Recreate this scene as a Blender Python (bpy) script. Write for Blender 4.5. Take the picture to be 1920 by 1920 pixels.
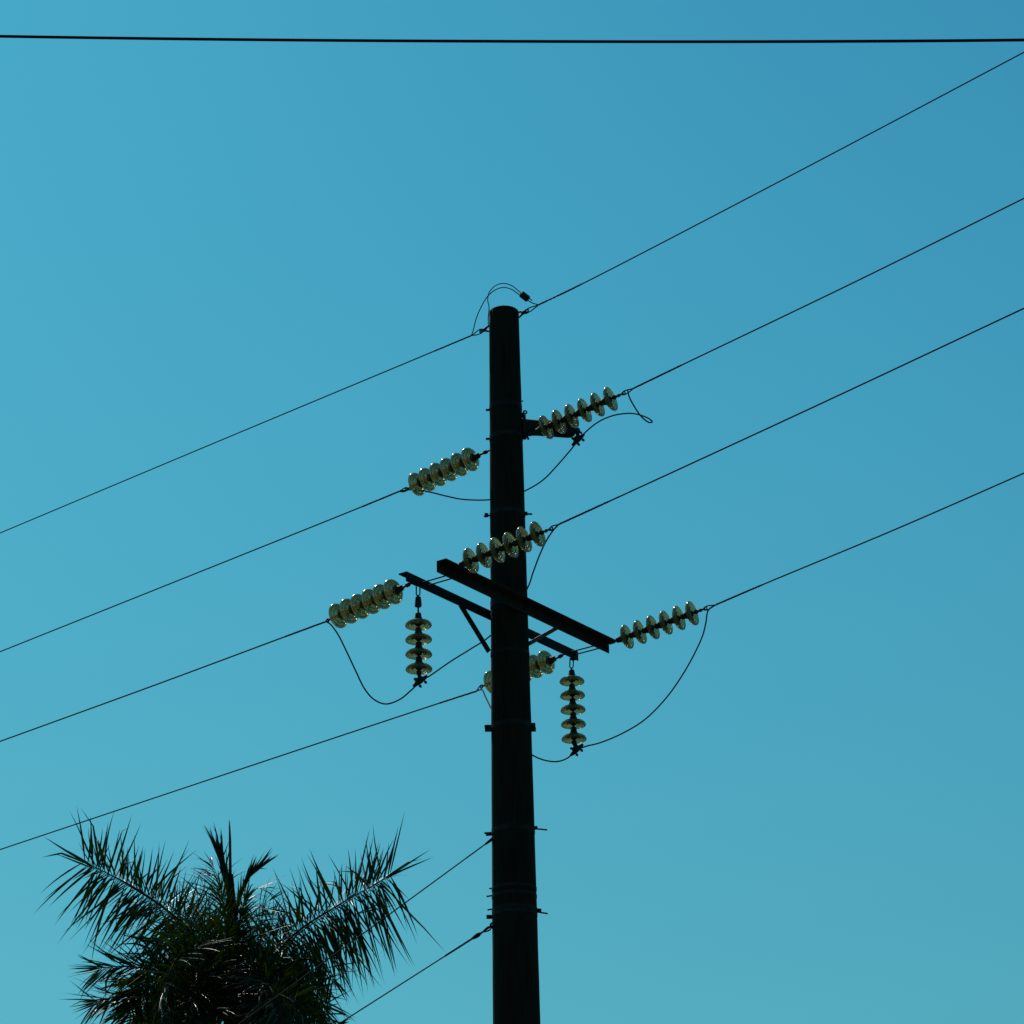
import bpy, math, random
from mathutils import Vector, Matrix
random.seed(7)
SC = bpy.context.scene
for o in list(bpy.data.objects):
    bpy.data.objects.remove(o)

# ------------------------------------------------------------------ camera
FPX = 5880.0                     # focal length in photo pixels (1920 px wide frame)
PITCH = math.radians(22.75)
ROLL = math.radians(1.06)
EYE = Vector((0, 0, 1.6))
F = Vector((0, math.cos(PITCH), math.sin(PITCH)))
R0 = Vector((1, 0, 0))
U0 = R0.cross(F)
CR = R0 * math.cos(ROLL) - U0 * math.sin(ROLL)
CU = U0 * math.cos(ROLL) + R0 * math.sin(ROLL)
cam = bpy.data.objects.new('camera', bpy.data.cameras.new('camera'))
SC.collection.objects.link(cam)
SC.camera = cam
cam.data.sensor_width = 36
cam.data.lens = FPX / 1920 * 36
cam.data.clip_start = 0.1
cam.data.clip_end = 20000
m = Matrix((CR, CU, -F)).transposed().to_4x4()
m.translation = EYE
cam.matrix_world = m

# ------------------------------------------------------------------ sky and sun
SUN_AZ = math.radians(-26)       # seen from above, from +Y towards +X
SUN_EL = math.radians(54)
w = bpy.data.worlds.new('World')
SC.world = w
w.use_nodes = True
nt = w.node_tree
for n in list(nt.nodes):
    nt.nodes.remove(n)
sky = nt.nodes.new('ShaderNodeTexSky')
sky.sky_type = 'NISHITA'
sky.sun_disc = False
sky.sun_elevation = SUN_EL
sky.sun_rotation = SUN_AZ
sky.air_density = 1.0
sky.dust_density = 1.0
sky.ozone_density = 1.0
mulc = nt.nodes.new('ShaderNodeVectorMath'); mulc.operation = 'MULTIPLY'
wtc = nt.nodes.new('ShaderNodeTexCoord')
wsx = nt.nodes.new('ShaderNodeSeparateXYZ')
wrp = nt.nodes.new('ShaderNodeValToRGB')                  # cyan grade put into the sky colour, varying with elevation
cr = wrp.color_ramp
cr.interpolation = 'B_SPLINE'
cr.elements[0].position = 0.20; cr.elements[0].color = (0.255, 0.76, 0.685, 1)
cr.elements[1].position = 0.60; cr.elements[1].color = (0.115, 0.68, 0.81, 1)
e_ = cr.elements.new(0.40); e_.color = (0.195, 0.91, 0.89, 1)
nt.links.new(wtc.outputs['Generated'], wsx.inputs[0])
nt.links.new(wsx.outputs['Z'], wrp.inputs[0])
nt.links.new(wrp.outputs[0], mulc.inputs[1])
bg = nt.nodes.new('ShaderNodeBackground'); bg.inputs['Strength'].default_value = 0.096
wo = nt.nodes.new('ShaderNodeOutputWorld')
nt.links.new(sky.outputs[0], mulc.inputs[0])
nt.links.new(mulc.outputs[0], bg.inputs['Color'])
nt.links.new(bg.outputs[0], wo.inputs['Surface'])

sl = bpy.data.lights.new('sun', 'SUN')
sl.energy = 3.6
sl.angle = math.radians(0.5)
sl.color = (1.0, 0.94, 0.82)
sun = bpy.data.objects.new('sun', sl)
SC.collection.objects.link(sun)
sd = Vector((math.sin(SUN_AZ) * math.cos(SUN_EL), math.cos(SUN_AZ) * math.cos(SUN_EL), math.sin(SUN_EL)))
sun.rotation_euler = sd.to_track_quat('Z', 'Y').to_euler()
sun.location = (0, 0, 60)

SC.view_settings.view_transform = 'Standard'
SC.view_settings.look = 'None'
SC.view_settings.gamma = 1
SC.view_settings.exposure = 0.0
SC.render.engine = 'CYCLES'
SC.cycles.max_bounces = 12
SC.cycles.transmission_bounces = 12

# ------------------------------------------------------------------ pixel helpers (a point of the photo at a chosen real depth)
def ray(x, y):
    return F + CR * ((x - 960) / FPX) + CU * ((960 - y) / FPX)

def P(x, y, Y):
    d = ray(x, y)
    return EYE + d * (Y / d.y)

def on_plane(x, y, P0, h):
    """point of the pixel's ray lying in the vertical plane through P0 along horizontal h"""
    n = Vector((-h[1], h[0], 0))
    d = ray(x, y)
    return EYE + d * ((P0 - EYE).dot(n) / d.dot(n))

# ------------------------------------------------------------------ materials
def mat(name, col, rough=0.6, metal=0.0, var=0.35, scale=8.0, stretch=(1, 1, 1), spec=0.5, bump=0.0, col2=None):
    mt = bpy.data.materials.new(name)
    mt.use_nodes = True
    t = mt.node_tree
    b = t.nodes['Principled BSDF']
    b.inputs['Roughness'].default_value = rough
    b.inputs['Metallic'].default_value = metal
    b.inputs['Specular IOR Level'].default_value = spec
    tc = t.nodes.new('ShaderNodeTexCoord')
    mp = t.nodes.new('ShaderNodeMapping'); mp.inputs['Scale'].default_value = stretch
    nz = t.nodes.new('ShaderNodeTexNoise'); nz.inputs['Scale'].default_value = scale
    nz.inputs['Detail'].default_value = 6
    rp = t.nodes.new('ShaderNodeValToRGB')
    c2 = col2 or tuple(c * (1 - var) for c in col)
    c1 = col if col2 else tuple(c * (1 + var) for c in col)
    rp.color_ramp.elements[0].position = 0.35
    rp.color_ramp.elements[1].position = 0.65
    rp.color_ramp.elements[0].color = (*c2, 1)
    rp.color_ramp.elements[1].color = (*c1, 1)
    t.links.new(tc.outputs['Object'], mp.inputs['Vector'])
    t.links.new(mp.outputs[0], nz.inputs['Vector'])
    t.links.new(nz.outputs['Fac'], rp.inputs['Fac'])
    t.links.new(rp.outputs[0], b.inputs['Base Color'])
    if bump:
        bp = t.nodes.new('ShaderNodeBump'); bp.inputs['Strength'].default_value = bump
        bp.inputs['Distance'].default_value = 0.01
        t.links.new(nz.outputs['Fac'], bp.inputs['Height'])
        t.links.new(bp.outputs[0], b.inputs['Normal'])
    return mt

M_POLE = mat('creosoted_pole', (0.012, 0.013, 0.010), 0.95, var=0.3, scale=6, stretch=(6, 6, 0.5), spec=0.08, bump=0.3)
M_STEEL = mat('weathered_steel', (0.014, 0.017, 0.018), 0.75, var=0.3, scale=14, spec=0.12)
M_CAP = mat('iron_cap', (0.014, 0.017, 0.02), 0.65, var=0.3, scale=30, spec=0.2)
M_WIRE = mat('dull_conductor', (0.012, 0.014, 0.019), 0.8, var=0.2, scale=20, spec=0.06)
M_BRACE_LIT = mat('lit_steel_brace', (0.045, 0.043, 0.022), 0.6, var=0.3, scale=20, spec=0.3)  # brace steel with the yellowish light it catches put into its colour
M_GROUND = mat('dry_grass_ground', (0.10, 0.095, 0.045), 0.95, scale=0.5, col2=(0.06, 0.068, 0.028), spec=0.1)
M_TRUNK = mat('palm_trunk', (0.10, 0.09, 0.07), 0.9, var=0.3, scale=3, stretch=(1, 1, 8), spec=0.1, bump=0.4)
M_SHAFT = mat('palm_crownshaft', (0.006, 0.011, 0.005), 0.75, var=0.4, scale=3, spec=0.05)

def leaf_mat(name, c1, c2, rough):
    mt = bpy.data.materials.new(name); mt.use_nodes = True
    t = mt.node_tree
    b = t.nodes['Principled BSDF']
    b.inputs['Roughness'].default_value = rough
    b.inputs['Specular IOR Level'].default_value = 0.13
    geo = t.nodes.new('ShaderNodeNewGeometry')
    rp = t.nodes.new('ShaderNodeValToRGB')
    rp.color_ramp.elements[0].color = (*c1, 1); rp.color_ramp.elements[1].color = (*c2, 1)
    t.links.new(geo.outputs['Random Per Island'], rp.inputs['Fac'])
    t.links.new(rp.outputs[0], b.inputs['Base Color'])
    tr = t.nodes.new('ShaderNodeBsdfTranslucent')
    tr.inputs['Color'].default_value = (0.05, 0.11, 0.008, 1)
    mx = t.nodes.new('ShaderNodeMixShader'); mx.inputs['Fac'].default_value = 0.12
    out = t.nodes['Material Output']
    t.links.new(b.outputs[0], mx.inputs[1]); t.links.new(tr.outputs[0], mx.inputs[2])
    t.links.new(mx.outputs[0], out.inputs['Surface'])
    return mt
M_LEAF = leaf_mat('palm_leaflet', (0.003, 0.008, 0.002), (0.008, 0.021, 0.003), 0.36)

def glass_mat():
    mt = bpy.data.materials.new('olive_glass'); mt.use_nodes = True
    t = mt.node_tree
    b = t.nodes['Principled BSDF']
    b.inputs['Transmission Weight'].default_value = 1.0
    b.inputs['IOR'].default_value = 1.5
    b.inputs['Roughness'].default_value = 0.12
    b.inputs['Base Color'].default_value = (0.82, 0.76, 0.40, 1)
    tc = t.nodes.new('ShaderNodeTexCoord')
    nz = t.nodes.new('ShaderNodeTexNoise'); nz.inputs['Scale'].default_value = 9; nz.inputs['Detail'].default_value = 3
    rp = t.nodes.new('ShaderNodeValToRGB')             # film of dust on the glass
    rp.color_ramp.elements[0].color = (0.15, 0.155, 0.055, 1); rp.color_ramp.elements[1].color = (0.26, 0.25, 0.10, 1)
    t.links.new(tc.outputs['Object'], nz.inputs['Vector']); t.links.new(nz.outputs['Fac'], rp.inputs['Fac'])
    d = t.nodes.new('ShaderNodeBsdfDiffuse'); tl = t.nodes.new('ShaderNodeBsdfTranslucent')
    t.links.new(rp.outputs[0], d.inputs['Color']); t.links.new(rp.outputs[0], tl.inputs['Color'])
    dm = t.nodes.new('ShaderNodeMixShader'); dm.inputs['Fac'].default_value = 0.45
    t.links.new(d.outputs[0], dm.inputs[1]); t.links.new(tl.outputs[0], dm.inputs[2])
    mx = t.nodes.new('ShaderNodeMixShader'); mx.inputs['Fac'].default_value = 0.52
    t.links.new(b.outputs[0], mx.inputs[1]); t.links.new(dm.outputs[0], mx.inputs[2])
    gl = t.nodes.new('ShaderNodeBsdfGlossy'); gl.inputs['Roughness'].default_value = 0.20   # surface shine
    fr = t.nodes.new('ShaderNodeFresnel'); fr.inputs['IOR'].default_value = 1.5
    m2 = t.nodes.new('ShaderNodeMixShader')
    fm = t.nodes.new('ShaderNodeMath'); fm.operation = 'MULTIPLY'; fm.inputs[1].default_value = 0.55
    t.links.new(fr.outputs[0], fm.inputs[0]); t.links.new(fm.outputs[0], m2.inputs['Fac']); t.links.new(mx.outputs[0], m2.inputs[1]); t.links.new(gl.outputs[0], m2.inputs[2])
    t.links.new(m2.outputs[0], t.nodes['Material Output'].inputs['Surface'])
    return mt
M_GLASS = glass_mat()

# ------------------------------------------------------------------ mesh building
class MB:
    def __init__(s): s.v = []; s.f = []; s.sm = []
    def add(s, vs, fs, smooth=True):
        o = len(s.v)
        s.v += [Vector(v) for v in vs]
        for f in fs:
            s.f.append([i + o for i in f]); s.sm.append(smooth)
        return s
    def mesh(s, name, mt):
        me = bpy.data.meshes.new(name)
        me.from_pydata([tuple(v) for v in s.v], [], s.f)
        me.polygons.foreach_set('use_smooth', s.sm)
        me.materials.append(mt)
        me.update()
        return me
    def tube(s, pts, r, n=8, caps=True):
        pts = [Vector(p) for p in pts]
        k = len(pts)
        rs = [r] * k if not isinstance(r, (list, tuple)) else r
        T = [(pts[min(i + 1, k - 1)] - pts[max(i - 1, 0)]).normalized() for i in range(k)]
        N = T[0].orthogonal().normalized()
        vs = []
        for i in range(k):
            N = (N - T[i] * N.dot(T[i])).normalized()
            B = T[i].cross(N)
            for j in range(n):
                a = 2 * math.pi * j / n
                vs.append(pts[i] + (N * math.cos(a) + B * math.sin(a)) * rs[i])
        fs = [[i * n + j, i * n + (j + 1) % n, (i + 1) * n + (j + 1) % n, (i + 1) * n + j] for i in range(k - 1) for j in range(n)]
        s.add(vs, fs)
        if caps:
            s.add(vs[:n], [list(range(n))[::-1]], False)
            s.add(vs[-n:], [list(range(n))], False)
        return s
    def lathe(s, prof, o, ax, n=24, smooth=True):
        """prof: (radius, height along ax); open ends closed on the axis"""
        ax = Vector(ax).normalized(); o = Vector(o)
        a1 = ax.orthogonal().normalized(); a2 = ax.cross(a1)
        vs = []; fs = []; rings = []
        for r, h in prof:
            if r < 1e-6:
                rings.append([len(vs)]); vs.append(o + ax * h)
            else:
                rings.append(list(range(len(vs), len(vs) + n)))
                for j in range(n):
                    a = 2 * math.pi * j / n
                    vs.append(o + ax * h + (a1 * math.cos(a) + a2 * math.sin(a)) * r)
        for A, B in zip(rings, rings[1:]):
            for j in range(n):
                k = (j + 1) % n
                if len(A) == 1 and len(B) == 1: continue
                if len(A) == 1: fs.append([A[0], B[k], B[j]])
                elif len(B) == 1: fs.append([A[j], A[k], B[0]])
                else: fs.append([A[j], A[k], B[k], B[j]])
        return s.add(vs, fs, smooth)
    def box(s, c, dx, dy, dz, sx, sy, sz, bev=0.0):
        """box with centre c, unit axes dx dy dz and full sizes"""
        c = Vector(c); dx = Vector(dx).normalized(); dy = Vector(dy).normalized(); dz = Vector(dz).normalized()
        b = min(bev, sx * .3, sy * .3, sz * .3)
        if b <= 0:
            vs = [c + dx * (i * sx / 2) + dy * (j * sy / 2) + dz * (k * sz / 2) for i in (-1, 1) for j in (-1, 1) for k in (-1, 1)]
            return s.add(vs, [[0, 1, 3, 2], [4, 6, 7, 5], [0, 4, 5, 1], [2, 3, 7, 6], [0, 2, 6, 4], [1, 5, 7, 3]], False)
        sec = []
        for (px, py) in ((-1, -1), (1, -1), (1, 1), (-1, 1)):
            hx, hy = sx / 2, sy / 2
            a = (px * hx, py * (hy - b)); d = (px * (hx - b), py * hy)
            sec += [a, d] if px * py > 0 else [d, a]
        vs = []
        for (k, sh) in ((-sz / 2, b), (-sz / 2 + b, 0), (sz / 2 - b, 0), (sz / 2, b)):
            for (x, y) in sec:
                fx = (abs(x) - sh) / abs(x) if x else 1; fy = (abs(y) - sh) / abs(y) if y else 1
                vs.append(c + dx * x * fx + dy * y * fy + dz * k)
        fs = [[i * 8 + j, i * 8 + (j + 1) % 8, (i + 1) * 8 + (j + 1) % 8, (i + 1) * 8 + j] for i in range(3) for j in range(8)]
        fs += [list(range(8))[::-1], [24 + j for j in range(8)]]
        return s.add(vs, fs, False)
    def torus(s, c, n, R, r, k=16, q=8, sy=1.0, up=None):
        n = Vector(n).normalized()
        a1 = (Vector(up) - n * Vector(up).dot(n)).normalized() if up is not None else n.orthogonal().normalized()
        a2 = n.cross(a1)
        vs = []
        for i in range(k):
            a = 2 * math.pi * i / k
            rad = a1 * math.cos(a) * sy + a2 * math.sin(a)
            rr = rad.normalized()
            for j in range(q):
                b = 2 * math.pi * j / q
                vs.append(Vector(c) + rad * R + rr * (r * math.cos(b)) + n * (r * math.sin(b)))
        fs = [[i * q + j, ((i + 1) % k) * q + j, ((i + 1) % k) * q + (j + 1) % q, i * q + (j + 1) % q] for i in range(k) for j in range(q)]
        return s.add(vs, fs)

def place(name, me, parent=None):
    o = bpy.data.objects.new(name, me)
    SC.collection.objects.link(o)
    if parent is not None:
        o.parent = parent
    return o

def part(name, mb, mt, parent):
    """mesh given in world coordinates becomes a child of parent (thing's origin is parent.location only)"""
    base = Vector((0, 0, 0)); p = parent
    while p is not None:
        base += p.location; p = p.parent
    for v in mb.v: v -= base
    return place(name, mb.mesh(name, mt), parent)

def thing(name, label, cat, loc=(0, 0, 0), group=None):
    o = bpy.data.objects.new(name, None)
    SC.collection.objects.link(o)
    o.empty_display_size = 0.2
    o.location = loc
    o['label'] = label; o['category'] = cat
    if group: o['group'] = group
    return o

def spline(pts, k=8):
    pts = [Vector(p) for p in pts]
    q = [pts[0] * 2 - pts[1]] + pts + [pts[-1] * 2 - pts[-2]]
    out = []
    for i in range(1, len(q) - 2):
        p0, p1, p2, p3 = q[i - 1:i + 3]
        # centripetal-style tangents scaled by segment length
        d0 = max((p1 - p0).length, 1e-6) ** .5; d1 = max((p2 - p1).length, 1e-6) ** .5; d2 = max((p3 - p2).length, 1e-6) ** .5
        m1 = (p2 - p1) + ((p1 - p0) / d0 - (p2 - p0) / (d0 + d1)) * d1
        m2 = (p2 - p1) + ((p3 - p2) / d2 - (p3 - p1) / (d1 + d2)) * d1
        for j in range(k):
            t = j / k
            out.append(p1 * (2 * t**3 - 3 * t * t + 1) + m1 * (t**3 - 2 * t * t + t) + p2 * (-2 * t**3 + 3 * t * t) + m2 * (t**3 - t * t))
    out.append(pts[-1])
    return out

# ------------------------------------------------------------------ ground
N = 24
g = MB()
vs = []; fs = []
coords = [-6000, -2500, -1000, -400, -150, -60, -25, -8, 8, 25, 60, 150, 400, 1000, 2500, 6000]
for y in coords:
    for x in coords:
        vs.append((x, y, 0.0 if max(abs(x), abs(y)) < 60 else -0.3 * random.random()))
q = len(coords)
for i in range(q - 1):
    for j in range(q - 1):
        fs.append([i * q + j, i * q + j + 1, (i + 1) * q + j + 1, (i + 1) * q + j])
g.add(vs, fs)
go = place('ground', g.mesh('ground', M_GROUND))
go['kind'] = 'structure'
go['label'] = 'dry grassy ground under the pole and palm'

# ------------------------------------------------------------------ pole
DEP = 28.5
p0 = P(951.5, 960, DEP)
PX, PY = p0.x, DEP
TOPZ = P(944, 584, DEP).z
def pole_r(z):
    zt, zb = TOPZ, P(969, 1920, DEP).z
    rt, rb = 0.151, 0.2205
    return rt + (rb - rt) * (zt - z) / (zt - zb)
AX = Vector((PX, PY, 0))
a_dir = Vector((0.585, 0.811, 0)).normalized()      # along the crossarms
n_dir = Vector((-a_dir.y, a_dir.x, 0))              # towards the left-hand span
LH = Vector((-0.68, 0.73, 0)).normalized()          # heading of the left span
RH = Vector((0.886, -0.42, 0)).normalized()         # heading of the right span
UPV = Vector((0, 0, 1))

pole = thing('utility_pole', 'tall dark tapering utility pole with double steel crossarms, standing right of the palm', 'utility pole', (PX, PY, 0))
mb = MB()
nn = 40
prof = [(0, TOPZ), (pole_r(TOPZ) - 0.012, TOPZ), (pole_r(TOPZ), TOPZ - 0.012)]
z = TOPZ - 0.15
while z > 0:
    prof.append((pole_r(z) + random.uniform(-0.0012, 0.0012), z)); z -= 0.25
prof += [(pole_r(0), -0.3)]
mb.lathe(prof, (PX, PY, 0), UPV, nn)
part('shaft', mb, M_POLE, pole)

ARMZ = P(950, 1145, DEP).z - 0.021
def arm_pt(side, t, dz=0.0, off=0.0):
    """side +1 = far arm on the left-span side, -1 = near arm; off: extra outwards"""
    return AX + n_dir * side * (RA + off) + a_dir * t + UPV * (ARMZ + dz)
RA = pole_r(ARMZ) + 0.002
def angle_arm(side, t0, t1, w=0.10, th=0.010):
    mb = MB()
    c = (arm_pt(side, t0) + arm_pt(side, t1)) / 2
    L = t1 - t0
    mb.box(c + n_dir * side * th / 2, a_dir, n_dir, UPV, L, th, w, 0)
    mb.box(c + n_dir * side * (th + (w - th) / 2) + UPV * (w / 2 - th / 2), a_dir, n_dir, UPV, L, w - th, th, 0)
    return mb
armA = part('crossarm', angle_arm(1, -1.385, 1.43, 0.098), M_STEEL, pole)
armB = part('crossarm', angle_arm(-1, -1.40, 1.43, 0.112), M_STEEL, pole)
# tie rods joining the two arms near each end
for t in (-1.17, -1.08, 1.27, 1.36):
    mb = MB()
    a = arm_pt(1, t, -0.005, 0.03); b = arm_pt(-1, t, -0.005, 0.03)
    mb.tube([a, b], 0.0075, 8)
    for e, s in ((a, 1), (b, -1)):
        mb.lathe([(0, -0.012), (0.016, -0.012), (0.016, 0.012), (0, 0.012)], arm_pt(s, t, -0.005, 0.022), n_dir, 6, False)
    part('tie_rod', mb, M_STEEL, pole)
# through bolts of the arms on the pole
for t, dz in ((0.0, 0.0),):
    mb = MB()
    mb.tube([arm_pt(1, t, dz, 0.07), arm_pt(-1, t, dz, 0.07)], 0.011, 8)
    for s in (1, -1):
        mb.lathe([(0, -0.014), (0.022, -0.014), (0.022, 0.014), (0, 0.014)], arm_pt(s, t, dz, 0.026), n_dir, 6, False)
    part('through_bolt', mb, M_STEEL, pole)
def flat_brace(a, b, wd, th, nrm, m_):
    d = (b - a).normalized(); nrm = (nrm - d * nrm.dot(d)).normalized()
    mb = MB(); mb.box((a + b) / 2, d, d.cross(nrm), nrm, (b - a).length, wd, th, 0)
    for e in (a + d * 0.03, b - d * 0.03):
        mb.lathe([(0, -0.012), (0.014, -0.012), (0.014, 0.018), (0, 0.018)], e, nrm, 6, False)
    return part('brace', mb, m_, pole)
# left brace: from the far arm down to the pole's left side; right brace from the near arm
bl = arm_pt(1, -0.56, -0.045, -0.012); flat_brace(bl, P(917, 1222, PY - 0.02), 0.050, 0.006, Vector((0.25, -1, 0)), M_STEEL)
brt = arm_pt(-1, 0.52, -0.05, 0.02); flat_brace(brt, P(990, 1208, PY - 0.02), 0.040, 0.006, -n_dir, M_BRACE_LIT)

# bands and bolts on the shaft
def band(y, h, th=0.0035, ear=None):
    z = P(960, y, PY).z
    mb = MB()
    r0 = pole_r(z)
    mb.lathe([(r0 + 0.001, z - h / 2), (r0 + th, z - h / 2), (r0 + th, z + h / 2), (r0 + 0.001, z + h / 2)], (PX, PY, 0), UPV, 40, False)
    part('steel_band', mb, M_STEEL, pole)
def bolt(x, y, x2, y2, r=0.011, head=None, hl=0.03):
    """bolt sticking out of the shaft between two pixels, at the shaft's depth"""
    a = P(x, y, PY); b = P(x2, y2, PY)
    mb = MB(); mb.tube([a, b], r, 8)
    if head:
        d = (b - a).normalized()
        mb.lathe([(0, -hl / 2), (head, -hl / 2), (head, hl / 2), (0, hl / 2)], a + d * head, d, 8, False)
    part('bolt', mb, M_STEEL, pole)
for y, h in ((765, .05), (822, .05), (966, .05), (1135, .07), (1228, .04), (1364, .05), (1560, .05), (1668, .03), (1682, .03), (1708, .035), (1716, .04)):
    band(y, h)
bolt(930, 767, 911, 769, 0.013, 0.022); bolt(965, 753, 981, 752, 0.007)
bolt(930, 822, 911, 823, 0.013, 0.022); bolt(960, 820, 987, 820, 0.02)
bolt(928, 965, 907, 968, 0.009); bolt(916, 966, 912, 966, 0.02, 0.024); bolt(970, 963, 998, 964, 0.010); bolt(982, 963, 986, 963, 0.02, 0.022)
bolt(930, 1562, 908, 1562, 0.010); bolt(924, 1563, 911, 1564, 0.020)
bolt(985, 1552, 1026, 1556, 0.008); bolt(996, 1553, 1008, 1552, 0.019)
bolt(935, 1665, 917, 1666, 0.007); bolt(935, 1677, 912, 1681, 0.008); bolt(935, 1703, 914, 1706, 0.008); bolt(930, 1719, 912, 1719, 0.021)
bolt(990, 1707, 1027, 1713, 0.008); bolt(996, 1706, 1015, 1708, 0.022); bolt(990, 1698, 1006, 1699, 0.018); bolt(990, 1668, 1005, 1668, 0.022)
# channel clamp ears at y 1363
for (xa, xb, ya) in ((905, 925, 1362), (905, 925, 1369)):
    pass
def ear(x0, x1, y, hz, name='clamp_ear'):
    a = P(x0, y, PY); b = P(x1, y, PY); mb = MB()
    mb.box((a + b) / 2, (b - a), Vector((0, 1, 0)), UPV, (b - a).length, 0.07, hz, 0.004)
    part(name, mb, M_STEEL, pole)
ear(909, 925, 1365.5, 0.052); ear(986, 1004, 1359.5, 0.026); ear(986, 1005, 1367.5, 0.028)
mb = MB(); mb.tube([P(908, 1362, PY), P(1004, 1363, PY + .0)], 0.008, 8); part('through_bolt', mb, M_STEEL, pole)

# horizontal stand-off bracket at the upper right
bs = Vector((0.97, 0.22, 0)).normalized()
B0 = P(975, 801, PY + 0.04); B1 = P(1066, 805, PY + 0.14)
bd = (B1 - B0).normalized()
bu = (UPV - bd * UPV.dot(bd)).normalized(); bw = bd.cross(bu)
mb = MB()
secs = [(-0.03, .075), (0.05, .080), (0.18, .074), ((B1 - B0).length, .082), ((B1 - B0).length + 0.035, .078), ((B1 - B0).length + 0.062, .060)]
vs = []
for s_, hh in secs:
    for j in range(12):
        a = 2 * math.pi * j / 12
        cx = math.copysign(abs(math.cos(a)) ** .55, math.cos(a)); sy_ = math.copysign(abs(math.sin(a)) ** .55, math.sin(a))
        vs.append(B0 + bd * s_ + bw * cx * hh * 0.8 + bu * sy_ * hh)
fs = [[i * 12 + j, i * 12 + (j + 1) % 12, (i + 1) * 12 + (j + 1) % 12, (i + 1) * 12 + j] for i in range(len(secs) - 1) for j in range(12)]
fs += [list(range(12))[::-1], [(len(secs) - 1) * 12 + j for j in range(12)]]
mb.add(vs, fs, True)
brk = part('standoff_bracket', mb, M_STEEL, pole)
mb = MB(); mb.box(P(983, 801, PY + 0.03), (1, 0, 0), (0, 1, 0), UPV, 0.035, 0.16, 0.21, 0.006)
part('bracket_plate', mb, M_STEEL, pole)
mb = MB(); mb.torus(P(984.5, 773, PY), (0.2, -1, 0.1), 0.017, 0.008, 14, 8); mb.tube([P(972, 778, PY), P(982, 776, PY)], 0.016, 8)
mb.tube([P(983, 774, PY), P(978, 782, PY)], 0.014, 8)
part('eye_bolt', mb, M_STEEL, pole)
mb = MB(); mb.tube([P(985, 812, PY), P(990, 822, PY), P(991, 824, PY)], 0.011, 8); mb.tube([P(988, 818, PY), P(996, 815, PY)], 0.007, 8)
part('bolt', mb, M_STEEL, pole)

# ------------------------------------------------------------------ insulator strings
SP = 0.146
def shell_mesh():
    mb = MB()
    prof = [(0, -0.030), (0.036, -0.030), (0.043, -0.022), (0.052, -0.014), (0.066, -0.011), (0.084, -0.007), (0.101, 0.000), (0.114, 0.009), (0.1225, 0.020), (0.1265, 0.030),
            (0.1260, 0.038), (0.122, 0.042), (0.117, 0.039), (0.111, 0.030), (0.104, 0.026), (0.098, 0.030), (0.093, 0.037), (0.088, 0.036),
            (0.082, 0.027), (0.076, 0.024), (0.070, 0.031), (0.064, 0.039), (0.058, 0.036),
            (0.052, 0.026), (0.046, 0.024), (0.040, 0.024), (0.034, 0.020), (0.031, -0.010), (0, -0.012)]
    mb.lathe(prof, (0, 0, 0), (0, 0, 1), 40)
    return mb.mesh('glass_disc', M_GLASS)
def cap_mesh():
    mb = MB()
    mb.lathe([(0, -0.092), (0.022, -0.092), (0.027, -0.088), (0.029, -0.078), (0.031, -0.055), (0.038, -0.038), (0.042, -0.022), (0.0490, -0.014), (0.0500, -0.004), (0.044, -0.002), (0.037, -0.020), (0, -0.031)],
             (0, 0, 0), (0, 0, 1), 24)
    return mb.mesh('metal_cap', M_CAP)
def pin_mesh():
    mb = MB()
    mb.lathe([(0, -0.011), (0.030, -0.009), (0.032, 0.022), (0.022, 0.036), (0.012, 0.040), (0.010, 0.046), (0.010, SP - 0.088), (0.014, SP - 0.084), (0, SP - 0.080)],
             (0, 0, 0), (0, 0, 1), 20)
    return mb.mesh('pin', M_CAP)
ME_SHELL, ME_CAP, ME_PIN = shell_mesh(), cap_mesh(), pin_mesh()

def solve_end(x1, y1, Y1, x2, y2, L, sign):
    A = P(x1, y1, Y1); d = ray(x2, y2)
    best = None
    # |EYE + d t - A| = L
    oc = EYE - A
    a = d.dot(d); b = 2 * d.dot(oc); c = oc.dot(oc) - L * L
    disc = b * b - 4 * a * c
    if disc < 0: print('FORESHORTENING infeasible', x1, y1, disc); disc = 0
    t = (-b + sign * math.sqrt(disc)) / (2 * a)
    return A, EYE + d * t

def insulator_string(label, d1, dn, n, ax=None, group='insulator strings on the pole'):
    """d1, dn: centres of the first (structure end) and last disc"""
    u = (dn - d1).normalized() if ax is None else ax
    root = thing('insulator_string', label, 'insulator', d1, group)
    quat = u.to_track_quat('Z', 'Y')
    for i in range(n):
        c = d1 + (dn - d1) * (i / (n - 1))
        o = place('glass_disc', ME_SHELL, root)
        o.location = c - d1
        jit = Matrix.Rotation(random.uniform(-.02, .02), 4, 'X').to_quaternion()
        o.rotation_mode = 'QUATERNION'; o.rotation_quaternion = quat @ jit
        place('metal_cap', ME_CAP, o); place('pin', ME_PIN, o)
    return root, u

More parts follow.
